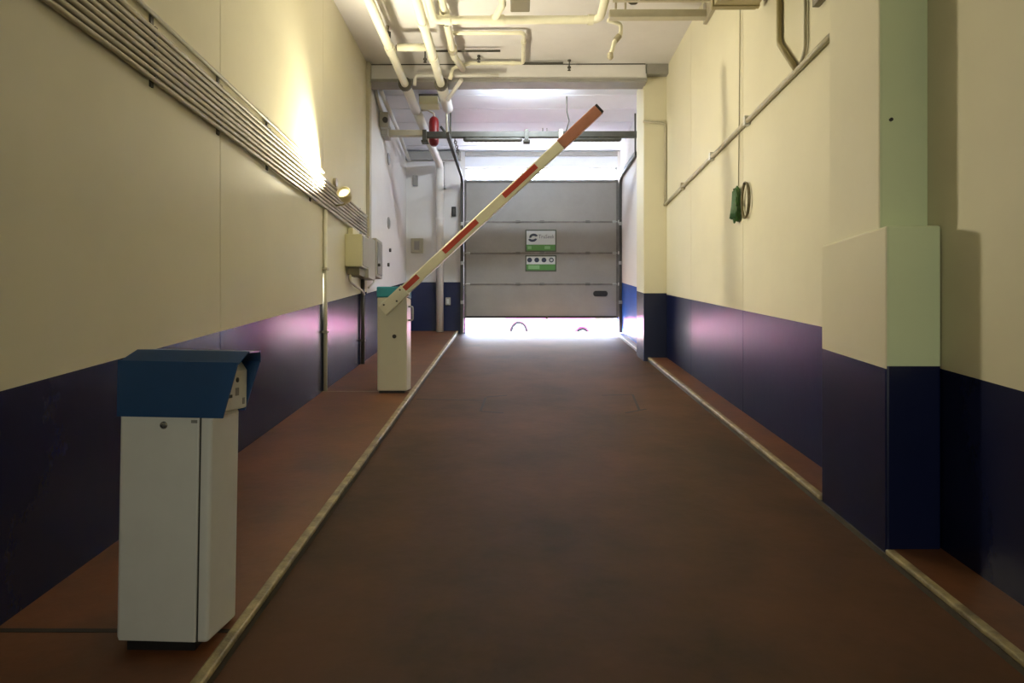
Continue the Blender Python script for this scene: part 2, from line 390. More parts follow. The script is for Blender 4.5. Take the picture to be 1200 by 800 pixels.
# ------------------------------------------------------------------ sectional door
DY = 12.24
zs = [at(0, y, DY).z for y in (371, 333, 296.6, 260, 212)]
bm = NB(); box(bm, DX0 + .02, DX1 - .02, DY + .02, DY + .06, zs[0] + .01, zs[-1] - .01)
door = struct('door_1', bm, 'panel_edge')
for z0, z1 in zip(zs[:-1], zs[1:]):
    bm = NB(); box(bm, DX0, DX1 - .01, DY, DY + .04, z0 + .006, z1 - .006); p = finish('door_panel', bm, 'panel', door, bevel=.008)
for z in zs[1:4]:
    bm = NB(); box(bm, DX0, DX1 - .01, DY - .006, DY + .002, z - .015, z + .015); finish('panel_rail', bm, 'panel_rail', door, bevel=.003)
    for x in (DX0 + .06, .03, .46, 1.28, DX1 - .07):
        bm = NB(); box(bm, x - .04, x + .04, DY - .012, DY, z - .02, z + .024); cyl(bm, (x - .045, DY - .012, z), (1, 0, 0), .010, .09, 8)
        finish('hinge', bm, 'galv' if x in (DX0 + .06, DX1 - .07) else 'panel_edge', door)
    for x, s in ((DX0 - .005, -1), (DX1 - .012, 1)):
        bm = NB(); cyl(bm, (x, DY - .03, z), (s, 0, 0), .028, .03, 12); finish('roller', bm, 'switch', door)
for x0, x1 in ((DX0 - .008, DX0 + .035), (DX1 - .045, DX1 - .003)):
    bm = NB(); box(bm, x0, x1, DY - .014, DY + .002, zs[0], zs[-1]); finish('edge_stile', bm, 'panel_edge', door, bevel=.003)
bm = NB(); box(bm, DX0, DX1 - .01, DY - .02, DY + .045, zs[-1] - .03, zs[-1] + .012); finish('top_rail', bm, 'panel_edge', door, bevel=.004)
bm = NB(); box(bm, DX0, DX1 - .01, DY - .01, DY + .045, zs[0] - .03, zs[0] + .012); finish('bottom_seal', bm, 'rubber', door, bevel=.006)
bm = NB(); cyl(bm, at(641, 374, DY), (0, 0, 1), .018, .05, 10); finish('pull_knob', bm, 'clamp', door)
hx, hz = at(703.5, 344, DY).x, at(703.5, 344, DY).z
bm = NB(); prism(bm, [(hx + .085*math.copysign(1, math.cos(t))*1 + .045*math.cos(t) - .0*1, hz + .05*math.sin(t)) for t in [2*math.pi*(k+.5)/20 for k in range(20)]], 'y', DY - .016, DY + .002)
hd = finish('door_handle', bm, 'black', door, bevel=.005)
bm = NB(); box(bm, hx - .07, hx + .07, DY - .03, DY - .014, hz - .012, hz + .012); finish('grip', bm, 'rubber', hd, bevel=.004)

# door tracks: upright, curve and horizontal run
def track(x, y_end, label, s):
    t = thing('door_track', (x, DY, ramp_z(DY)), label, 'track', 'sectional door tracks')
    zt = 2.93
    prof = fillet([(x, DY - .03, ramp_z(DY) + .02), (x, DY - .03, zt), (x, y_end, zt - .02)], .28, 10)
    bm = NB()
    for off in (-.028, .028):   # two lips and a web make the channel
        pass
    ring = []
    for i, p in enumerate(prof):
        t_ = (prof[min(i+1, len(prof)-1)] - prof[max(i-1, 0)]).normalized(); nrm = Vector((1, 0, 0)).cross(t_).normalized()
        ring.append([bm.verts.new(p + Vector((a, 0, 0)) + nrm * b) for a, b in ((-.022, -.035), (.022, -.035), (.022, .035), (-.022, .035))])
    for a, b in zip(ring[:-1], ring[1:]):
        for k in range(4): bm.faces.new((a[k], a[(k+1) % 4], b[(k+1) % 4], b[k]))
    bm.faces.new(ring[0]); bm.faces.new(ring[-1][::-1])
    finish('rail', bm, 'track', t)
    bm = NB(); box(bm, x + s*.022 - .012, x + s*.022 + .012, DY - .045, DY + .16, ramp_z(DY) + .02, zt - .1); finish('jamb_angle', bm, 'track', t)
    for z in (.7, 1.4, 2.1):
        bm = NB(); box(bm, x - .03, x + .03, DY - .075, DY - .063, z - .03, z + .03); finish('track_bracket', bm, 'galv', t)
    bm = NB(); box(bm, x - .012, x + .012, max(y_end + .04, 9.99), max(y_end + .04, 9.99) + .03, zt, far_ceil(max(y_end + .04, 9.99))); finish('hanger', bm, 'dark_steel', t)
track(DX0 - .035, 9.6, 'dark steel door track rising left of the sectional door', -1)
track(DX1 + .02, 10.6, 'dark steel door track rising right of the sectional door beside the bright wall', 1)

# torsion shaft across the lane
shaft_ = t = thing('torsion_shaft', (-.1, 10.2, 3.08), 'dark steel shaft spanning the lane below the ceiling near the door', 'shaft')
bm = NB(); box(bm, at(496, 0, 10.2).x, 1.86, 10.16, 10.24, at(0, 161.5, 10.2).z, at(0, 154.5, 10.2).z); finish('shaft', bm, 'dark_steel', t, bevel=.008)
bm = NB(); box(bm, -1.99, at(497, 0, 10.2).x, 10.15, 10.25, at(0, 159.5, 10.2).z, at(0, 153, 10.2).z); finish('square_tube', bm, 'conduit_paint', t, bevel=.006)
for x0, x1 in ((543, 612), (665, 728)):
    bm = NB(); a = at(x0, 163.5, 10.2); b = at(x1, 163.5, 10.2); nn = 24
    pr = [(.016, 0)] + [(.032 + .004 * (k % 2), .02 + (b.x - a.x - .04) * k / nn) for k in range(nn + 1)] + [(.016, b.x - a.x)]
    lathe(bm, pr, (a.x, 10.2, a.z), (1, 0, 0), 12); finish('torsion_spring', bm, 'dark_steel', t)
for px in (498, 617, 657):
    bm = NB(); c = at(px, 158, 10.2); box(bm, c.x - .03, c.x + .03, 10.12, 10.28, c.z - .10, c.z + .06); box(bm, c.x - .05, c.x + .05, 10.13, 10.27, c.z - .12, c.z - .09)
    finish('shaft_clamp', bm, 'dark_steel' if px != 657 else 'conduit_paint', t, bevel=.006)
for px in (636, 641):
    bm = NB(); c = at(px, 154, 10.2); cyl(bm, c, (0, 0, 1), .006, .05, 8); finish('stud', bm, 'clamp', t)
bm = NB(); c = at(446, 158, 10.2); box(bm, -1.995, -1.9, 10.05, 10.35, c.z - .04, c.z + .16); finish('wall_bracket', bm, 'box2', t, bevel=.008)

# ------------------------------------------------------------------ signs on the door
def text_mesh(name, body, size, loc, m, parent, align='LEFT', sx=1.0):
    cu = bpy.data.curves.new(name, 'FONT'); cu.body = body; cu.size = size; cu.extrude = .0012; cu.align_x = align; cu.resolution_u = 2
    tmp = bpy.data.objects.new('tmp', cu); COL.objects.link(tmp)
    dg = bpy.context.evaluated_depsgraph_get(); dg.update()
    me = bpy.data.meshes.new_from_object(tmp.evaluated_get(dg)); bpy.data.objects.remove(tmp)
    me.transform(Matrix.Translation(Vector(loc) - LOC[parent.name if parent.parent is None else parent.parent.name]) @ Matrix.Rotation(R(90), 4, 'X') @ Matrix.Diagonal((sx, 1, 1, 1)))
    me.name = name; me.materials.clear(); me.materials.append(M[m])
    o = bpy.data.objects.new(name, me); COL.objects.link(o); o.parent = parent; return o
SY = DY - .006
def sign(y0, y1, label, top):
    a, b = at(615.5, y1, DY), at(652, y0, DY); x0, x1, z0, z1 = a.x, b.x, a.z, b.z; hh = z1 - z0
    t = thing('door_sign', ((x0 + x1)/2, SY, z0), label, 'sign', 'signs on the sectional door')
    bm = NB(); box(bm, x0, x1, SY - .006, SY + .006, z0, z1); finish('backing', bm, 'sign_frame', t, bevel=.004)
    split = z0 + hh * (.32 if top else .44)
    bm = NB(); box(bm, x0 + .022, x1 - .022, SY - .009, SY - .005, split, z1 - .025); wb = finish('white_field', bm, 'sign_white', t)
    bm = NB(); box(bm, x0 + .022, x1 - .022, SY - .009, SY - .005, z0 + .022, split); gb = finish('green_band', bm, 'sign_green', t)
    return t, x0, x1, z0, z1, split, hh
t, x0, x1, z0, z1, sp_, hh = sign(269, 295, 'white sign with dark swirl emblem and green lower band, upper of two on the door', True)
wd = x1 - x0
ex, ez = x0 + wd * .25, z1 - hh * .37
for i, (a0, a1, r0, r1, ox, oz) in enumerate(((20, 200, .075, .03, .012, .012), (200, 350, .078, .036, -.01, -.01))):
    bm = NB(); k_ = 14
    outer = [(ex + ox + r0*1.05*math.cos(R(a0 + (a1-a0)*k/k_)), ez + oz + r0*.82*math.sin(R(a0 + (a1-a0)*k/k_))) for k in range(k_ + 1)]
    inner = [(ex + ox + r1*1.3*math.cos(R(a1 - (a1-a0)*k/k_)), ez + oz + r1*.6*math.sin(R(a1 - (a1-a0)*k/k_))) for k in range(k_ + 1)]
    prism(bm, outer + inner, 'y', SY - .0115, SY - .0088); finish('emblem', bm, 'sign_ink', t)
text_mesh('lettering', 'TruSeek', .098, (x0 + wd*.42, SY - .0095, z1 - hh*.40), 'sign_grey', t, sx=.86)
for a, b, q in ((.08, .20, 'sign_lgreen'), (.62, .80, 'sign_lgreen')):
    bm = NB(); box(bm, x0 + wd*a, x0 + wd*b, SY - .011, SY - .0088, z0 + hh*.12, z0 + hh*.25); finish('printed_block', bm, q, t)
t, x0, x1, z0, z1, sp_, hh = sign(299, 318, 'small sign with four dark pictograms, lower of two on the door', False)
wd = x1 - x0
for k, f in enumerate((.14, .37, .60, .84)):
    bm = NB(); c = (x0 + wd*f, SY - .0088, z1 - hh*.30)
    if k < 3: lathe(bm, [(.044, 0), (.044, .003)], c, (0, -1, 0), 18)
    else:
        for r_ in range(12):
            pass
        tube(bm, [(c[0] + .034*math.cos(2*math.pi*q/18), c[1] - .001, c[2] + .034*math.sin(2*math.pi*q/18)) for q in range(18)], .010, 6, closed=True)
    pg = finish('pictogram', bm, 'sign_ink', t)
bm = NB(); box(bm, x0 + wd*.10, x0 + wd*.46, SY - .011, SY - .0088, z0 + hh*.14, z0 + hh*.38); finish('printed_block', bm, 'sign_lgreen', t)

# ------------------------------------------------------------------ end wall fittings
def small_box(name, a, d, wpx, hpx, depth, label, cat, m, inner=None):
    c = at(a[0], a[1], d); s = d / F
    bm = NB(); box(bm, c.x - wpx*s/2, c.x + wpx*s/2, d - depth, d, c.z - hpx*s/2, c.z + hpx*s/2)
    o = tag(finish(name, bm, m, bevel=.006), label, cat)
    if inner:
        LOC[o.name] = Vector(LOC[o.name])
        bm = NB(); box(bm, c.x - wpx*s*.22, c.x + wpx*s*.22, d - depth - .008, d - depth, c.z - hpx*s*.3, c.z + hpx*s*.3); finish('rocker', bm, inner, o)
    return o
small_box('door_control', (532, 248), YE, 5, 11, .05, 'small black control box on the white end wall left of the door', 'switch', 'black', 'clamp')
small_box('wall_socket', (525, 353), YE, 6, 9, .03, 'pale socket plate on the blue part of the end wall', 'socket', 'box2', 'switch')
small_box('junction_box', (489, 288), YE, 14, 17, .06, 'grey junction box in the corner of the end wall beside the white downpipe', 'box', 'conduit_paint', 'beam')
small_box('wall_bracket', (487, 212), YE, 6, 12, .05, 'small grey bracket high in the left corner of the end wall', 'bracket', 'beam')
bm = NB(); tube(bm, [at(520, 190, 12.36), at(520, 220, 12.36)], .022, 10); cyl(bm, at(520, 221, 12.36), (0, 0, 1), .035, .06, 10)
tag(finish('stub_conduit', bm, 'beam'), 'short grey conduit stub on the end wall right of the downpipe', 'conduit')

# oval plates and bolts on the pale part of the left wall
for (px, py, hp, lab) in ((455, 186, 14, 'upper grey oval plate on the pale left wall'), (455, 261, 14, 'lower grey oval plate on the pale left wall')):
    d = 2.0 * F / (605 - px); c = at(px, py, d); bm = NB()
    prism(bm, [(c.y + .11*math.cos(a), c.z + hp*d/F/2*math.sin(a)) for a in [2*math.pi*k/16 for k in range(16)]], 'x', XL, XL + .012)
    tag(finish('oval_plate', bm, 'galv', bevel=.003), lab, 'plate', 'oval plates on the left wall')
for (px, py, lab) in ((456, 293, 'upper black wall stud below the grey oval plates'), (454, 310, 'lower black wall stud nearest the blue dado')):
    d = 2.0 * F / (605 - px); c = at(px, py, d); bm = NB()
    cyl(bm, (XL, c.y, c.z), (1, 0, 0), .03, .03, 12); tag(finish('wall_stud', bm, 'clamp', bevel=.004), lab, 'stud', 'black wall studs')

# ------------------------------------------------------------------ conduit bundle on the left wall
names = ['lowest conduit of the horizontal bundle on the left wall', 'second conduit from the bottom of the left wall bundle',
         'third conduit from the bottom of the left wall bundle', 'fourth conduit from the bottom of the left wall bundle',
         'fourth conduit from the top of the packed left wall bundle', 'third conduit from the top of the packed left wall bundle',
         'second conduit from the top of the packed left wall bundle', 'topmost conduit of the tightly packed left wall bundle']
def bundle_z(k, y): return 1.425 - .011 * (y - 3.7) + k * (.0385 + .0004 * (y - 3.7))
for k in range(8):
    pts = []
    for i in range(14):
        y = -1.55 + i * (8.97 + 1.55) / 13
        pts.append((XL + .028 + random.uniform(-.002, .002), y, bundle_z(k, y) + random.uniform(-.002, .002)))
    bm = NB(); tube(bm, pts, .0148, 8)
    tag(finish('conduit', bm, 'conduit'), names[k] , 'conduit', 'conduit bundle on the left wall')
pts = [(XL + .02, y, 1.775 - .016 * (y - 4.4)) for y in (-1.55, 0, 2, 4, 6, 7.0)]
bm = NB(); tube(bm, pts, .014, 8)
tag(finish('conduit', bm, 'conduit_paint'), 'single thin conduit just above the packed bundle on the left wall', 'conduit', 'conduit bundle on the left wall')
for y, lab in ((3.72, 'dark clip bar across the left wall conduits, nearest the camera'), (4.55, 'dark clip bar across the conduits, second from the camera'),
               (5.45, 'dark clip bar across the conduits just before the wall glow'), (6.6, 'clip bar across the conduits within the lamp glow'), (8.6, 'clip bar across the conduits beyond the wall lamp')):
    bm = NB(); z0, z1 = bundle_z(0, y) - .035, bundle_z(7, y) + (.11 if y < 6 else .035)
    box(bm, XL, XL + .010, y - .015, y + .015, z0, z1)
    for k in range(8):
        zz = bundle_z(k, y) + .0193; box(bm, XL + .01, XL + .034, y - .012, y + .012, zz - .004, zz + .004)
    tag(finish('conduit_clip', bm, 'clamp'), lab, 'clip', 'clip bars of the conduit bundle')

# wall lamp with its own light
LP = Vector((-1.80, 7.13, 1.545)); LD = Vector((-.13, -.86, .46)).normalized()
t = thing('wall_lamp', LP, 'small round cream floodlight above the conduits washing the left wall with glow', 'lamp')
bm = NB(); lathe(bm, [(.03, -.10), (.055, -.09), (.066, -.05), (.072, .0), (.072, .03), (.066, .03), (.060, .0)], LP, LD, 24); finish('lamp_housing', bm, 'lamp_shell', t)
bm = NB(); lathe(bm, [(.058, 0), (.05, .012), (.02, .018)], LP + LD * .003, LD, 24); finish('lens', bm, 'lamp_glow', t)
bm = NB(); tube(bm, [LP - LD*.06, LP - LD*.06 + Vector((-.03, .05, -.06)), Vector((XL + .02, 7.45, 1.48))], .012, 8, bend=.02); finish('arm', bm, 'lamp_shell', t)
bm = NB(); cyl(bm, (XL, 7.47, 1.74), (1, 0, 0), .05, .035, 16); finish('mounting_plate', bm, 'conduit', t)
lm = bpy.data.lights.new('wall_lamp_light', 'SPOT'); lo = bpy.data.objects.new('wall_lamp_light', lm); COL.objects.link(lo)
lm.energy = 480; lm.color = (1, .90, .62); lm.spot_size = R(86); lm.spot_blend = 1.0; lm.shadow_soft_size = .05
lo.location = LP + LD * .045 + Vector((0, 0, H)); lo.rotation_euler = LD.to_track_quat('-Z', 'Y').to_euler()

SD = Vector((.84, -.20, .50)).normalized()       # added second spot lighting the lane, not a part of the fitting
l2 = bpy.data.lights.new('lane_fill_spot', 'SPOT'); o2 = bpy.data.objects.new('lane_fill_spot', l2); COL.objects.link(o2)
l2.energy = 345; l2.color = (1, .90, .66); l2.spot_size = R(160); l2.spot_blend = .6; l2.shadow_soft_size = .16
o2.location = LP + SD * .10 + LD * .05 + Vector((0, 0, H)); o2.rotation_euler = SD.to_track_quat('-Z', 'Y').to_euler()

# boxes and conduits by the lamp
t = thing('switch_box', (-1.91, 8.15, .86), 'cream electrical box on the left wall below the end of the conduits', 'box')
bm = NB(); box(bm, XL, -1.80, 7.95, 8.32, .875, 1.255); finish('box_body', bm, 'box', t, bevel=.008)
bm = NB(); box(bm, -1.80, -1.79, 7.97, 8.30, .89, 1.24); finish('box_lid', bm, 'box2', t, bevel=.003)
bm = NB(); box(bm, -1.98, -1.84, 8.0, 8.3, .78, .875); finish('gland_plate', bm, 'box_dark', t, bevel=.006)
bm = NB(); tube(bm, [(-1.95, 8.02, .80), (-1.95, 7.98, .70), (-1.92, 8.15, .66), (-1.93, 8.5, .64), (-1.94, 8.7, .60)], .014, 8, bend=.04); finish('flexible_conduit', bm, 'conduit', t)
bm = NB(); box(bm, -1.99, -1.93, 8.05, 8.4, 1.257, 1.345); tag(finish('trunking', bm, 'box', bevel=.005), 'short cream trunking between the conduit bundle and the cream box', 'trunking')
t = thing('control_cabinet', (-1.93, 8.9, .82), 'flat grey control cabinet on the left wall behind the cream box', 'cabinet')
bm = NB(); box(bm, XL + .001, -1.85, 8.55, 8.95, .80, 1.325); finish('cabinet_body', bm, 'box2', t, bevel=.008)
bm = NB(); box(bm, -1.995, -1.85, 9.02, 9.42, .86, 1.37); finish('side_box', bm, 'box2', t, bevel=.008)
bm = NB(); box(bm, -1.85, -1.84, 9.06, 9.38, .90, 1.33); finish('cabinet_door', bm, 'beam', t, bevel=.003)
bm = NB(); cyl(bm, (-1.84, 9.08, 1.02), (1, 0, 0), .02, .03, 10); finish('knob', bm, 'clamp', t)
bm = NB(); tube(bm, [(-1.9, 9.1, .88), (-1.9, 9.1, .78), (-1.93, 8.9, .70)], .013, 8, bend=.04); finish('flexible_conduit', bm, 'switch', t)
d = 7.06
bm = NB(); tube(bm, [(XL + .022, d, walk_z(d) + .001), (XL + .022, d, bundle_z(0, d) - .02)], .021, 10)
o = tag(finish('upright_conduit', bm, 'cream_pipe'), 'cream upright conduit from the walkway to the bundle over the pink reflection', 'conduit')
for z in (.1, .75):
    bm = NB(); box(bm, XL, XL + .05, d - .035, d + .035, z - .012, z + .012); finish('saddle', bm, 'conduit_paint', o)
d = 8.75
bm = NB(); tube(bm, [(XL + .03, d, walk_z(d) + .001), (XL + .03, d, .795)], .026, 10)
o = tag(finish('upright_conduit', bm, 'clamp'), 'dark upright conduit on the blue dado below the grey control cabinet', 'conduit')
bm = NB(); box(bm, XL, XL + .062, d - .04, d + .04, .0, .03); finish('saddle', bm, 'dark_steel', o)
# trunking up the wall joint and pipes near the beam end
d = 9.13
bm = NB(); box(bm, XL, XL + .05, d - .05, d + .06, 1.38, 3.73); tag(finish('vertical_trunking', bm, 'conduit_paint', bevel=.006), 'grey vertical trunking at the joint of the left wall by the beam', 'trunking')
bm = NB(); tube(bm, [(-1.965, 9.45, 3.55), (-1.965, 9.7, 3.40), (-1.965, 9.96, 3.345)], .024, 10, bend=.1)
tag(finish('corner_conduit', bm, 'conduit_paint'), 'grey conduit sloping down the left wall to the pull box', 'conduit')
bm = NB(); tube(bm, [(-1.89, 9.5, 3.50), (-1.90, 11, 3.38), (-1.93, 12.30, 3.26)], .03, 10)
tag(finish('corner_conduit', bm, 'white_pipe'), 'pale conduit along the top of the left wall towards the end wall', 'conduit')
bm = NB(); c = at(452, 143, 10.0); box(bm, -1.99, -1.86, 9.9, 10.02, c.z - .1, c.z + .12)
o = tag(finish('pull_box', bm, 'box2', bevel=.006), 'grey pull box on the left wall above the shaft bracket', 'box')
bm = NB(); cyl(bm, (-1.90, 9.9, c.z), (0, -1, 0), .04, .03, 12); finish('box_knob', bm, 'clamp', o)

# ------------------------------------------------------------------ ceiling pipes
def pipe(name, path, r, m, label, bend=.1, collars=(), seg=14, cat='pipe', parent=None):
    bm = NB(); tube(bm, path, r, seg, bend)
    o = finish(name, bm, m, parent)
    if parent is None: tag(o, label, cat)
    for (p, ax, rr, h, cm) in collars:
        bm = NB(); cyl(bm, Vector(p) - Vector(ax).normalized()*h/2, ax, rr, h, 16); finish('pipe_collar', bm, cm, o)
    return o
Y = (0, 1, 0)
dp1 = o = pipe('drain_pipe', [(-1.47, -1.5, 3.4), (-1.47, 9.0, 3.4), (-1.47, 9.98, 3.38)], .05, 'cream_pipe', 'left cream ceiling pipe running along the lane through a dark ring',
     collars=[((-1.47, 9.02, 3.4), Y, .088, .05, 'collar'), ((-1.47, 7.95, 3.4), Y, .058, .16, 'cream_pipe')])
bm = NB(); tube(bm, [(-1.47, 9.05, 3.4), (-1.47, 10.0, 3.38)], .066, 16); finish('pipe_sleeve', bm, 'white_pipe', o)
o = pipe('downpipe', [(-1.455, 10.02, 3.365), (-1.43, 10.25, 3.30), (-1.37, 12.22, 3.16), (-1.37, 12.22, walk_z(12.22))], .068, 'white_pipe', 'white downpipe descending the end wall into the floor left of the door', bend=.16,
     collars=[((-1.37, 12.22, 1.55), (0, 0, 1), .075, .03, 'white_pipe'), ((-1.37, 12.22, 2.2), (0, 0, 1), .078, .05, 'white_pipe')])
dp2 = o = pipe('drain_pipe', [(-.995, -1.5, 3.4), (-.995, 9.0, 3.4), (-.995, 9.9, 3.4)], .052, 'cream_pipe', 'right cream ceiling pipe running along the lane through a dark ring',
     collars=[((-.995, 9.02, 3.4), Y, .088, .05, 'collar'), ((-.995, 7.3, 3.4), Y, .060, .14, 'cream_pipe'), ((-.995, 8.2, 3.4), Y, .060, .12, 'cream_pipe')])
bm = NB(); tube(bm, [(-.995, 9.05, 3.4), (-.995, 9.95, 3.4)], .076, 16); finish('pipe_sleeve', bm, 'white_pipe', o)
bm = NB(); tube(bm, [at(541, 93, 9.05), at(524.5, 117, 9.33)], .028, 10); finish('branch_pipe', bm, 'white_pipe', dp2)
pipe('thin_pipe', [(-1.52, -1.5, 3.6), (-1.52, 8.05, 3.6), (-1.52, 8.05, 3.72)], .022, 'conduit_paint', 'thin painted pipe beside and above the left cream ceiling pipe', bend=.05,
     collars=[((-1.52, 8.05, 3.62), (0, 0, 1), .04, .06, 'clamp')])
pipe('sprinkler_pipe', [(-.78, -1.5, 3.57), (-.78, 8.55, 3.57), (-.70, 8.95, 3.57)], .042, 'cream_pipe', 'cream ceiling pipe with dark couplings right of the two ringed pipes', bend=.06,
     collars=[((-.78, 7.45, 3.57), Y, .058, .10, 'cream_pipe'), ((-.78, 8.35, 3.57), Y, .058, .09, 'conduit'), ((-.78, 7.62, 3.57), Y, .05, .03, 'clamp')])
sm_ = o = pipe('sprinkler_main', [(-.89, 3.0, 3.46), (-.89, 7.35, 3.46), (.90, 7.35, 3.46), (.90, 3.0, 3.46)], .043, 'cream_pipe', 'cream cross pipe spanning the ceiling with elbows at both ends', bend=.12,
     collars=[((-.74, 7.35, 3.46), (1, 0, 0), .055, .07, 'cream_pipe'), ((-.2, 7.35, 3.46), (1, 0, 0), .055, .14, 'cream_pipe'), ((.80, 7.35, 3.46), (1, 0, 0), .054, .06, 'cream_pipe')])
pipe('branch_pipe', [(-.24, 7.35, 3.46), (-.14, 7.1, 3.5), (-.135, 3.0, 3.5)], .036, 'cream_pipe', 'cream branch pipe leaving the cross pipe towards the small ceiling box', bend=.08, parent=sm_)
t = thing('ceiling_box', (.05, 6.98, 3.40), 'small dull yellow box under the ceiling beside the branch pipe', 'box')
bm = NB(); box(bm, -.06, .14, 6.85, 7.1, 3.42, 3.60); finish('box_body', bm, 'box_dark', t, bevel=.01)
bm = NB(); cyl(bm, (.04, 6.97, 3.60), (0, 0, 1), .02, .13, 10); finish('stem', bm, 'box_dark', t)
t = thing('strut_channel', (1.45, 7.25, 3.43), 'tan steel channel bridging from the cross pipe to the right wall', 'channel')
bm = NB(); box(bm, .985, 2.02, 7.2, 7.30, 3.42, 3.50); finish('channel', bm, 'conduit_paint', t, bevel=.006)
bm = NB(); box(bm, .985, 2.02, 6.95, 6.98, 3.46, 3.50); finish('rear_rail', bm, 'conduit_paint', t)
bm = NB(); box(bm, 2.005, 2.045, 6.9, 7.34, 3.40, 3.62); finish('end_plate', bm, 'conduit', t, bevel=.004)
for x in (1.05, 1.15):
    bm = NB(); cyl(bm, (x, 7.2, 3.50), (0, 0, 1), .012, .23, 8); finish('hanger_rod', bm, 'conduit', t)
bm = NB(); tube(bm, [(1.14, 7.16, 3.60), (1.20, 7.16, 3.54), (1.26, 7.16, 3.54), (1.28, 7.16, 3.62)], .014, 8, bend=.03); finish('hook', bm, 'clamp', t)
o = pipe('drop_pipe', [at(712, 24, 7.36), at(728, 29, 7.42), at(727, 41, 7.42), at(719.5, 50, 7.42), at(715, 67, 7.42)], .022, 'cream_pipe', 'crooked cream drop pipe hanging from the ceiling cross pipe', bend=.05,
     collars=[(at(723.5, 45, 7.42), at(719.5, 50, 7.42) - at(727, 41, 7.42), .032, .07, 'conduit')], parent=sm_)
bm = NB(); lathe(bm, [(.014, .06), (.03, .05), (.034, .0), (.018, -.02)], at(715, 68, 7.42), (0, 0, 1), 12); finish('sprinkler_head', bm, 'conduit', o)
pipe('ceiling_conduit', [(-.80, 8.1, 3.66), (.09, 8.1, 3.66), (.09, 8.98, 3.66), (-.60, 8.98, 3.66), (-.84, 8.98, 3.60), (-.87, 8.98, 3.45)], .024, 'cream_pipe', 'cream conduit bent in a loop on the ceiling before the beam', bend=.06,
     collars=[((.09, 8.35, 3.66), Y, .032, .06, 'cream_pipe'), ((-.05, 8.98, 3.66), (1, 0, 0), .032, .05, 'cream_pipe')])
pipe('ceiling_conduit', [(.10, 9.05, 3.69), (.62, 9.05, 3.69)], .012, 'dark_steel', 'thin dark conduit running from the loop to the sprinkler head', bend=0)
pipe('cross_pipe', [(-1.40, 8.03, 3.46), (-1.06, 8.03, 3.46)], .043, 'cream_pipe', '', bend=0, parent=dp1,
     collars=[((-1.385, 8.03, 3.46), (1, 0, 0), .03, .06, 'collar')])
pipe('cross_pipe', [(-1.35, 9.06, 3.40), (-1.345, 9.06, 3.53), (-.23, 9.06, 3.53)], .024, 'white_pipe', 'thin white elbowed pipe along the face of the beam', bend=.05)
pipe('cross_pipe', [(-1.12, 8.6, 3.66), (-.2, 8.6, 3.66)], .014, 'dark_steel', 'thin dark rod crossing above the ringed ceiling pipes', bend=0)
bm = NB(); c = at(503, 119.5, 9.8); box(bm, c.x - .135, c.x + .135, 9.7, 9.95, c.z - .062, c.z + .06); o = tag(finish('junction_box', bm, 'box', bevel=.012), 'pale yellow junction box between the ends of the ringed ceiling pipes', 'box')
bm = NB(); box(bm, c.x - .138, c.x + .138, 9.69, 9.96, c.z + .06, c.z + .08); finish('box_lid', bm, 'collar', o)
bm = NB(); tube(bm, [at(523.5, 124, 9.95), at(523.5, 156, 9.95)], .014, 8); tag(finish('hanger_rod', bm, 'conduit_paint'), 'thin hanger rod below the end of the right ringed pipe', 'rod')
# sprinkler heads
for (px, py, d, lab) in ((667, 80, 9.05, 'dark sprinkler head hanging at the end of the thin conduit'), (561, 70, 8.9, 'small dark sprinkler head beside the conduit loop'), (498, 70, 8.7, 'small dark sprinkler head beside the right ringed pipe')):
    c = at(px, py, d); bm = NB(); zc = 3.73
    lathe(bm, [(.022, zc - c.z - .001), (.022, zc - c.z - .02), (.009, zc - c.z - .025), (.009, .03), (.022, .02), (.024, .0), (.010, -.005), (.009, -.02), (.022, -.025), (.022, -.03)], c, (0, 0, 1), 12)
    tag(finish('sprinkler', bm, 'clamp'), lab, 'sprinkler', 'ceiling sprinkler heads')
# thin cable from the ceiling to the shaft
bm = NB(); tube(bm, [at(664, 95, 10.0), at(664, 120, 10.0), at(664.5, 132, 10.05), at(667, 142, 10.1), at(663, 155, 10.15)], .009, 8, bend=.1)
tag(finish('hanging_cable', bm, 'clamp'), 'thin dark cable dangling from the far ceiling to the shaft', 'cable')
# red extinguisher bottle
c = at(508.5, 171, 10.42)
t = thing('extinguisher', c, 'red fire extinguisher bottle hanging behind the shaft near the downpipe', 'extinguisher')
bm = NB(); lathe(bm, [(.035, -.0), (.066, .03), (.075, .07), (.075, .36), (.066, .41), (.035, .445)], c, (0, 0, 1), 20); finish('bottle', bm, 'fire_red', t)
bm = NB(); tube(bm, [c + Vector((0, 0, .445)), c + Vector((0, 0, .50)), c + Vector((-.1, 0, .55)), c + Vector((-.22, 0, .54))], .014, 8, bend=.04); finish('feed_pipe', bm, 'conduit', t)
bm = NB(); box(bm, c.x - .08, c.x + .08, c.y - .08, c.y + .08, c.z + .16, c.z + .18); finish('strap', bm, 'dark_steel', t)
bm = NB(); tube(bm, [at(516.5, 148, 10.4), at(524, 158, 10.4)], .02, 8); finish('brace', bm, 'dark_steel', shaft_)
# chain by the left track
t = thing('chain', at(533, 178, 10.3), 'short steel chain hanging beside the left door track', 'chain')
for k in range(7):
    p = at(533 + k * .7, 164 + k*2.6, 10.3); bm = NB(); ax = Vector((1, 0, 0)) if k % 2 else Vector((0, 1, 0))
    tube(bm, [p + ax*.018*math.cos(2*math.pi*q/10) + Vector((0, 0, .026*math.sin(2*math.pi*q/10))) for q in range(10)], .006, 5, closed=True); finish('chain_link', bm, 'clamp', t)

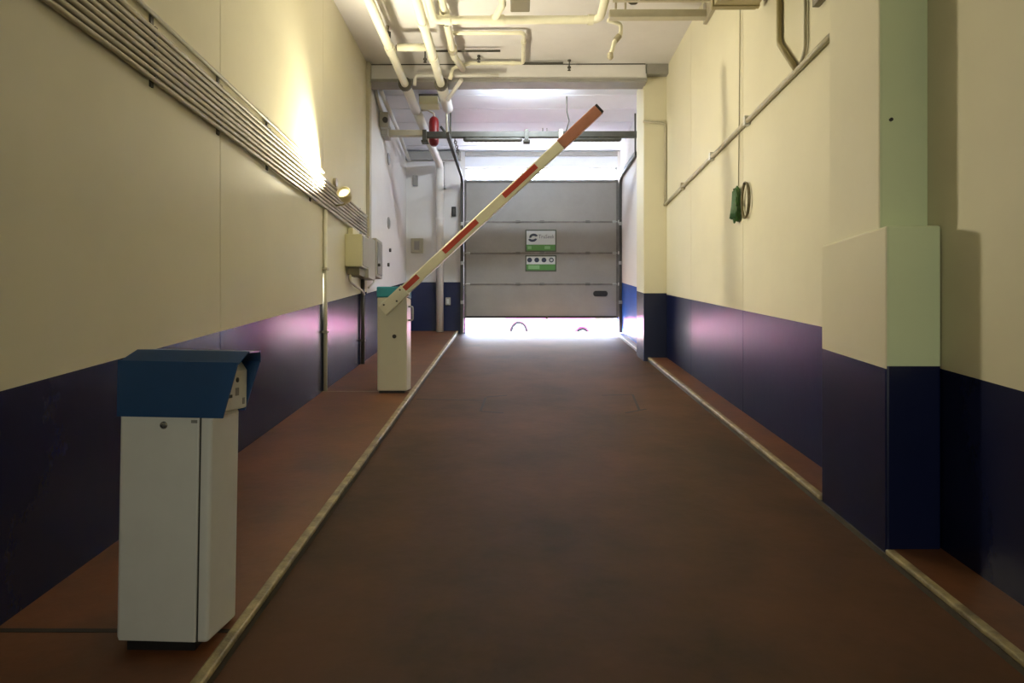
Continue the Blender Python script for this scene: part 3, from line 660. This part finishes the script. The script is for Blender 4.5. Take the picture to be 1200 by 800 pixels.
# duct along the right wall
t = thing('air_duct', (1.83, 4.8, 2.75), 'olive rectangular duct against the top of the right wall', 'duct')
bm = NB(); box(bm, 1.62, XR - .06, 4.06, 5.68, 2.75, 3.12); finish('duct', bm, 'duct', t, bevel=.006)
bm = NB(); box(bm, 1.605, XR - .05, 5.60, 5.64, 2.742, 3.13); finish('duct_flange', bm, 'duct', t)
bm = NB(); box(bm, XR - .07, XR - .001, 5.45, 5.50, 3.0, 3.05); finish('wall_bracket', bm, 'duct', t)

# ------------------------------------------------------------------ right wall conduits, hose and cable
def rail_z(y): return 1.86 + (9.3 - y) * .021
ysr = (4.01, 5, 6, 7, 8, 9.3)
bm = NB(); tube(bm, [(XR - .024, y, rail_z(y)) for y in ysr], .021, 10)
o = tag(finish('wall_conduit', bm, 'conduit_paint'), 'horizontal tan conduit along the right wall between the columns', 'conduit')
for px, m_ in ((834, 'switch'), (875, 'switch'), (800, 'conduit')):
    y = (XR - .02) * F / (px - 605); bm = NB(); box(bm, XR - .05, XR, y - .025, y + .025, rail_z(y) - .035, rail_z(y) + .045); finish('saddle', bm, m_, o, bevel=.004)
bm = NB(); tube(bm, [(XR - .022, 9.275, rail_z(9.3)), (XR - .022, 9.275, 2.96), (1.72, 9.275, 2.985)], .016, 8, bend=.05)
tag(finish('wall_conduit', bm, 'conduit_paint'), 'thin conduit bent up over the far right column', 'conduit')
bm = NB(); yy = 5.26; tube(bm, [(XR - .024, yy, 3.72), (XR - .024, yy, at(0, 52, yy).z), (XR - .024, 4.93, rail_z(4.93))], .022, 10, bend=.08)
tag(finish('riser_conduit', bm, 'duct'), 'olive riser conduit slanting into the horizontal conduit of the right wall', 'conduit')
bm = NB(); yy = 4.80; tube(bm, [(XR - .018, yy, 3.72), (XR - .018, yy, 2.06), (XR - .018, yy + .1, rail_z(4.9))], .013, 8, bend=.05)
tag(finish('riser_conduit', bm, 'conduit_paint'), 'thinner straight riser beside the olive riser on the right wall', 'conduit')
bm = NB(); box(bm, XR - .05, XR, 4.5, 4.62, at(0, 5, 4.56).z, 3.0); tag(finish('small_trunking', bm, 'box_dark', bevel=.006), 'dark trunking end high on the right wall before the near column', 'trunking')
yc = (XR - .02) * F / (864 - 605)
bm = NB(); tube(bm, [(XR - .012, yc - .06, 3.72), (XR - .012, yc - .03, 2.6), (XR - .012, yc, 1.42)], .0055, 6)
tag(finish('drop_cable', bm, 'thin_cable'), 'thin cable hanging down the right wall to the green hose', 'cable')
t = thing('hose_coil', (XR - .05, yc, 1.12), 'dark green hose bundle hung on the right wall', 'hose')
cz = at(0, 240, yc).z
for k in range(7):
    bm = NB(); off = -.02 - .012 * (k % 3); ry = .042 + .008*(k % 4); rz = .135 + .008*((k*2) % 4)
    tube(bm, [(XR + off - .004*math.cos(3*a), yc + .0 + .014*(k-3)*.6 + ry*math.cos(a), cz + .01*math.sin(k) + rz*math.sin(a)) for a in [2*math.pi*q/22 for q in range(22)]], .0105, 7, closed=True)
    finish('hose_loop', bm, 'green', t)
for k in range(6):
    bm = NB(); tube(bm, [(XR - .045 - .005*k, yc + (k-2.5)*.02, cz - .13 + .01*(k % 2)), (XR - .05, yc + (k-2.5)*.021, cz), (XR - .045, yc + (k-2.5)*.019, cz + .13)], .012, 7, bend=.05); finish('hose_strand', bm, 'green', t)
bm = NB(); tube(bm, [(XR - .05, yc - .06, cz + .05), (XR - .06, yc - .085, cz + .0), (XR - .055, yc - .10, cz - .03)], .013, 7, bend=.05); finish('hose_end', bm, 'green', t)
bm = NB(); cyl(bm, (XR, yc, cz + .14), (-1, 0, 0), .008, .06, 8); finish('wall_hook', bm, 'clamp', t)
yk = (XR - .02) * F / (873.5 - 605)
t = thing('cable_coil', (XR - .03, yk, cz - .15), 'open ring of tan cable hung beside the green hose', 'cable')
for k in range(3):
    bm = NB(); tube(bm, [(XR - .018 - .006*k, yk + (.098 - .004*k)*math.cos(a), cz - .005 + (.152 + .003*k)*math.sin(a)) for a in [2*math.pi*q/26 for q in range(26)]], .0075, 7, closed=True); finish('cable_loop', bm, 'coil', t)
bm = NB(); cyl(bm, (XR, yk, cz + .14), (-1, 0, 0), .007, .045, 8); finish('wall_hook', bm, 'clamp', t)

# ------------------------------------------------------------------ ticket machine
t = thing('ticket_machine', (-1.290, 2.575, walk_z(2.575)), 'white ticket machine pillar with a blue hood standing by the left kerb', 'ticket machine', rot=(0, R(1.0), R(-1)))
L = dict(local=True)
def lpart(name, bm, m, par=t, **k): return finish(name, bm, m, par, local=True, **k)
bm = NB(); box(bm, -.125, .125, -.10, .11, -.03, .04); lpart('plinth', bm, 'black')
bm = NB(); box(bm, -.158, .180, -.118, .122, .024, .85); lpart('body', bm, 'machine', bevel=.015, seg=4)
bm = NB(); box(bm, -.145, .138, -.126, -.110, .028, .846); fp = lpart('front_panel', bm, 'machine', bevel=.005)
bm = NB(); box(bm, .1385, .1435, -.1205, -.1150, .028, .846); lpart('panel_gap', bm, 'machine_gap')
bm = NB(); lathe(bm, [(.014, 0), (.014, .003), (.011, .006), (.004, .007)], (.01, -.126, .808), (0, -1, 0), 16); lk = lpart('panel_lock', bm, 'chrome', fp)
bm = NB(); box(bm, .110, .132, -.1285, -.125, .818, .829); lpart('number_tag', bm, 'label', fp)
# bent hood
PF = [(-.148, .838), (.230, .838), (.283, 1.040), (-.148, 1.040)]
bm = NB(); prism(bm, PF, 'y', -.140, -.133); hood = lpart('hood', bm, 'hood', bevel=.002)
bm = NB(); prism(bm, [(-.148, .838), (.188, .838), (.247, 1.040), (-.148, 1.040)], 'y', .150, .157); lpart('hood_flap', bm, 'hood', hood)
bm = NB()
ptsL = [(-.148, -.140, 1.036), (.283, -.140, 1.036), (.296, -.085, 1.078), (-.115, -.085, 1.078)]
top = [(-.115, -.085, 1.078), (.300, -.085, 1.078), (.262, .105, 1.078), (-.115, .105, 1.078)]
back = [(-.115, .105, 1.078), (.266, .105, 1.078), (.248, .157, 1.036), (-.148, .157, 1.036)]
side = [(-.148, .157, 1.036), (-.148, -.140, 1.036), (-.115, -.085, 1.078), (-.115, .105, 1.078)]
for q in (ptsL, top, back, side): bm.faces.new([bm.verts.new(p) for p in q])
bmesh.ops.remove_doubles(bm, verts=bm.verts, dist=1e-4)
hc = lpart('hood_roof', bm, 'hood', hood); sm = hc.modifiers.new('solid', 'SOLIDIFY'); sm.thickness = .006
bm = NB(); box(bm, -.154, -.148, -.140, .157, .838, 1.040); lpart('hood_side', bm, 'hood', hood)
bm = NB(); prism(bm, [(-.14, .85), (.200, .850), (.200, 1.0), (.176, 1.035), (-.14, 1.035)], 'y', -.128, .142); head = lpart('head', bm, 'machine', bevel=.008)
bm = NB(); cyl(bm, (.200, .045, .965), (1, 0, 0), .0095, .004, 14); lpart('key_slot', bm, 'black', head)
bm = NB(); box(bm, .2005, .202, .03, .06, .905, .935); lpart('face_icon', bm, 'label', head)
bm = NB(); box(bm, .2005, .2025, .095, .115, .868, .893); lpart('number_tag', bm, 'label', head)
bm = NB(); box(bm, .2005, .2025, -.08, .0, .90, .912); lpart('ticket_slot', bm, 'black', head)

# ------------------------------------------------------------------ barrier gate
BY = 6.95
t = thing('barrier_gate', (-1.268, 7.08, walk_z(7.08)), 'cream barrier cabinet with teal cap and raised red and white boom', 'barrier')
bm = NB(); box(bm, -1.40, -1.14, BY + .01, BY + .25, walk_z(7.2) - .03 , -.495); finish('plinth', bm, 'black', t)
bm = NB(); box(bm, -1.418, -1.115, BY, BY + .27, -.503, .450); cb = finish('cabinet', bm, 'cab', t, bevel=.012, seg=3)
bm = NB(); box(bm, -1.424, -1.109, BY - .008, BY + .278, .450, .560); finish('cap', bm, 'cap_teal', t, bevel=.014, seg=3)
c = at(462, 394, BY); bm = NB(); lathe(bm, [(.021, 0), (.021, .006), (.014, .010)], c, (0, -1, 0), 16); finish('lock', bm, 'clamp', cb)
bm = NB(); tube(bm, [(-1.115, BY + .1, .36), (-1.07, BY + .1, .36), (-1.07, BY + .1, .22), (-1.115, BY + .1, .22)], .010, 8, bend=.02); finish('side_handle', bm, 'galv', t)
bd = 6.86
A, B = at(449.5, 363, bd), at(702.5, 127.5, bd)
ax = (B - A); LB = ax.length; ux = ax.normalized(); uz = Vector((0, 1, 0)).cross(ux) * -1
if uz.z < 0: uz = -uz
def bb(bm, s0, s1, h0, h1, y0, y1):
    """box along the boom: s along its length, h across, y towards the door"""
    cs_ = []
    for (s, h, y) in ((s0,h0,y0),(s1,h0,y0),(s1,h0,y1),(s0,h0,y1),(s0,h1,y0),(s1,h1,y0),(s1,h1,y1),(s0,h1,y1)):
        cs_.append(bm.verts.new(A + ux*s + uz*h + Vector((0, y, 0))))
    for f in ((3,2,1,0),(4,5,6,7),(0,1,5,4),(1,2,6,5),(2,3,7,6),(3,0,4,7)): bm.faces.new([cs_[i] for i in f])
def s_of(px): return (px - 449.5) / (702.5 - 449.5) * LB
bm = NB(); bb(bm, .0, s_of(657), -.052, .052, -.03, .035); boom = finish('boom', bm, 'boom', t, bevel=.010)
bm = NB(); bb(bm, s_of(656.5), LB - .02, -.056, .056, -.034, .039); finish('boom_tip', bm, 'tip', boom, bevel=.010)
bm = NB(); bb(bm, LB - .022, LB + .006, -.054, .054, -.03, .036); finish('end_cap', bm, 'black', boom, bevel=.006)
for p0, p1 in ((468, 491), (521, 560), (591, 629)):
    bm = NB(); bb(bm, s_of(p0), s_of(p1), -.018, .036, -.034, -.028); finish('red_stripe', bm, 'red', boom)
bm = NB(); bb(bm, -.02, .30, -.060, .060, -.036, .042); finish('boom_clamp', bm, 'cab', t, bevel=.008)
for s in (.04, .16, .26):
    p = A + ux*s + uz*(.03 if s != .16 else -.03); bm = NB(); lathe(bm, [(.010, 0), (.010, .008), (.004, .010)], p + Vector((0, -.036, 0)), (0, -1, 0), 8); finish('bolt', bm, 'dark_steel', t)
p = A + ux*.14; bm = NB(); cyl(bm, p + Vector((0, .03, 0)), (0, 1, 0), .035, .08, 16); finish('pivot', bm, 'galv', t)

# ------------------------------------------------------------------ added lamps, none of them in view, that fill the lane and bay
def fill_tube_lamp(name, x, y, ln, lab):
    t = thing(name, (x, y, 3.60), lab, 'lamp')
    bm = NB(); box(bm, x - ln/2, x + ln/2, y - .07, y + .07, 3.66, 3.73); finish('lamp_body', bm, 'switch', t, bevel=.01)
    bm = NB(); tube(bm, [(x - ln/2 + .03, y, 3.635), (x + ln/2 - .03, y, 3.635)], .018, 10); finish('tube', bm, 'tube_glow', t)
t = thing('bay_fill_lamp', (.1, 9.46, 3.5), 'added unseen tube lamp behind the beam brightening the door bay', 'lamp')
bm = NB(); box(bm, -.47, .67, 9.42, 9.47, 3.535, 3.60); finish('lamp_body', bm, 'switch', t, bevel=.006)
bm = NB(); tube(bm, [(-.44, 9.485, 3.56), (.64, 9.485, 3.56)], .013, 10); finish('tube', bm, 'tube_glow', t)
fill_tube_lamp('ceiling_fill_lamp', .25, 6.55, 1.25, 'added white tube lamp on the ceiling, unseen above the frame')
t = thing('rear_fill_lamp', (1.0, HB, .3), 'added unseen tube light on the wall behind the viewer', 'lamp')
bm = NB(); box(bm, .28, 1.72, HB, HB + .08, .28, .62); finish('lamp_body', bm, 'switch', t, bevel=.01)
for z in (.38, .52):
    bm = NB(); tube(bm, [(.32, HB + .11, z), (1.68, HB + .11, z)], .018, 10); finish('tube', bm, 'tube_glow', t)

# ------------------------------------------------------------------ the street outside
bm = NB(); box(bm, -30, 30, YE + .25, 45, -.5, -.20); struct('street', bm, 'street')
bm = NB(); wedge(bm, -6, 6, YE + .25, 14.2, lambda y: -.3, lambda y: ramp_z(YE) + .03 - (y - 12.65) * .19); struct('street_apron', bm, 'street')
t = thing('street_building', (2, 36, -.2), 'pale building across the sunlit street seen under the door', 'building')
bm = NB(); box(bm, -22, 26, 36, 37, -.2, 11); finish('facade', bm, 'facade', t)
for i in range(7):
    for j in range(2):
        bm = NB(); x = -16 + i*5.5; z = 2.2 + j*4; box(bm, x - .8, x + .8, 35.93, 36.02, z, z + 2); wdw = finish('window_frame', bm, 'facade_trim', t)
        bm = NB(); box(bm, x - .65, x + .65, 35.90, 35.94, z + .15, z + 1.85); finish('window_pane', bm, 'facade_trim', wdw)
for (x0, x1, lab) in ((3.7, 4.0, 'added unseen dark blocker right of the driveway outside'), (-6.3, -6.0, 'added unseen dark blocker left of the driveway outside')):  # unseen walls added to darken what the blue dado reflects
    bm = NB(); box(bm, x0, x1, 14.5, 34, -.25, 1.9); bw = tag(finish('reflection_blocker', bm, 'blocker_dark'), lab, 'wall')
    bm = NB(); box(bm, x0 - .04, x1 + .04, 14.46, 34.04, 1.9, 1.97); finish('blocker_cap', bm, 'blocker_dark', bw)
# car parked across the street
ca = R(-34)
t = thing('parked_car', (.55, 20.9, -.13), 'overexposed pale car outside, its wheels just showing under the door', 'car', rot=(0, R(3.5), R(38)))
prof = [(-1.80, .28), (-1.83, .62), (-1.75, .86), (-1.25, .95), (-.75, 1.38), (.75, 1.42), (1.45, 1.0), (2.0, .92), (2.12, .55), (2.08, .28),
        (1.66, .28), (1.60, .50), (1.42, .64), (1.25, .66), (1.08, .64), (.90, .50), (.84, .28), (-.84, .28), (-.90, .50), (-1.08, .64), (-1.25, .66), (-1.42, .64), (-1.60, .50), (-1.66, .28)]
bm = NB(); prism(bm, prof, 'y', -.85, .85); finish('car_body', bm, 'car_paint', t, local=True, bevel=.06, seg=3)
for s in (-1, 1):
    bm = NB(); prism(bm, [(-.68, 1.30), (.62, 1.33), (1.15, 1.02), (-1.05, 1.0)], 'y', s*.855 - .01, s*.855 + .01); finish('side_window', bm, 'car_glass', t, local=True)
    for x in (-1.25, 1.25):
        bm = NB(); tube(bm, [(x + .275*math.cos(a), s*.80, .315 + .275*math.sin(a)) for a in [2*math.pi*q/28 for q in range(28)]], .042, 8, closed=True)
        wh = finish('wheel', bm, 'tyre', t, local=True)
        bm = NB(); lathe(bm, [(.245, 0), (.24, .05), (.10, .06), (.05, .075)], (x, s*.76, .315), (0, s, 0), 24); finish('rim', bm, 'rim', wh, local=True)
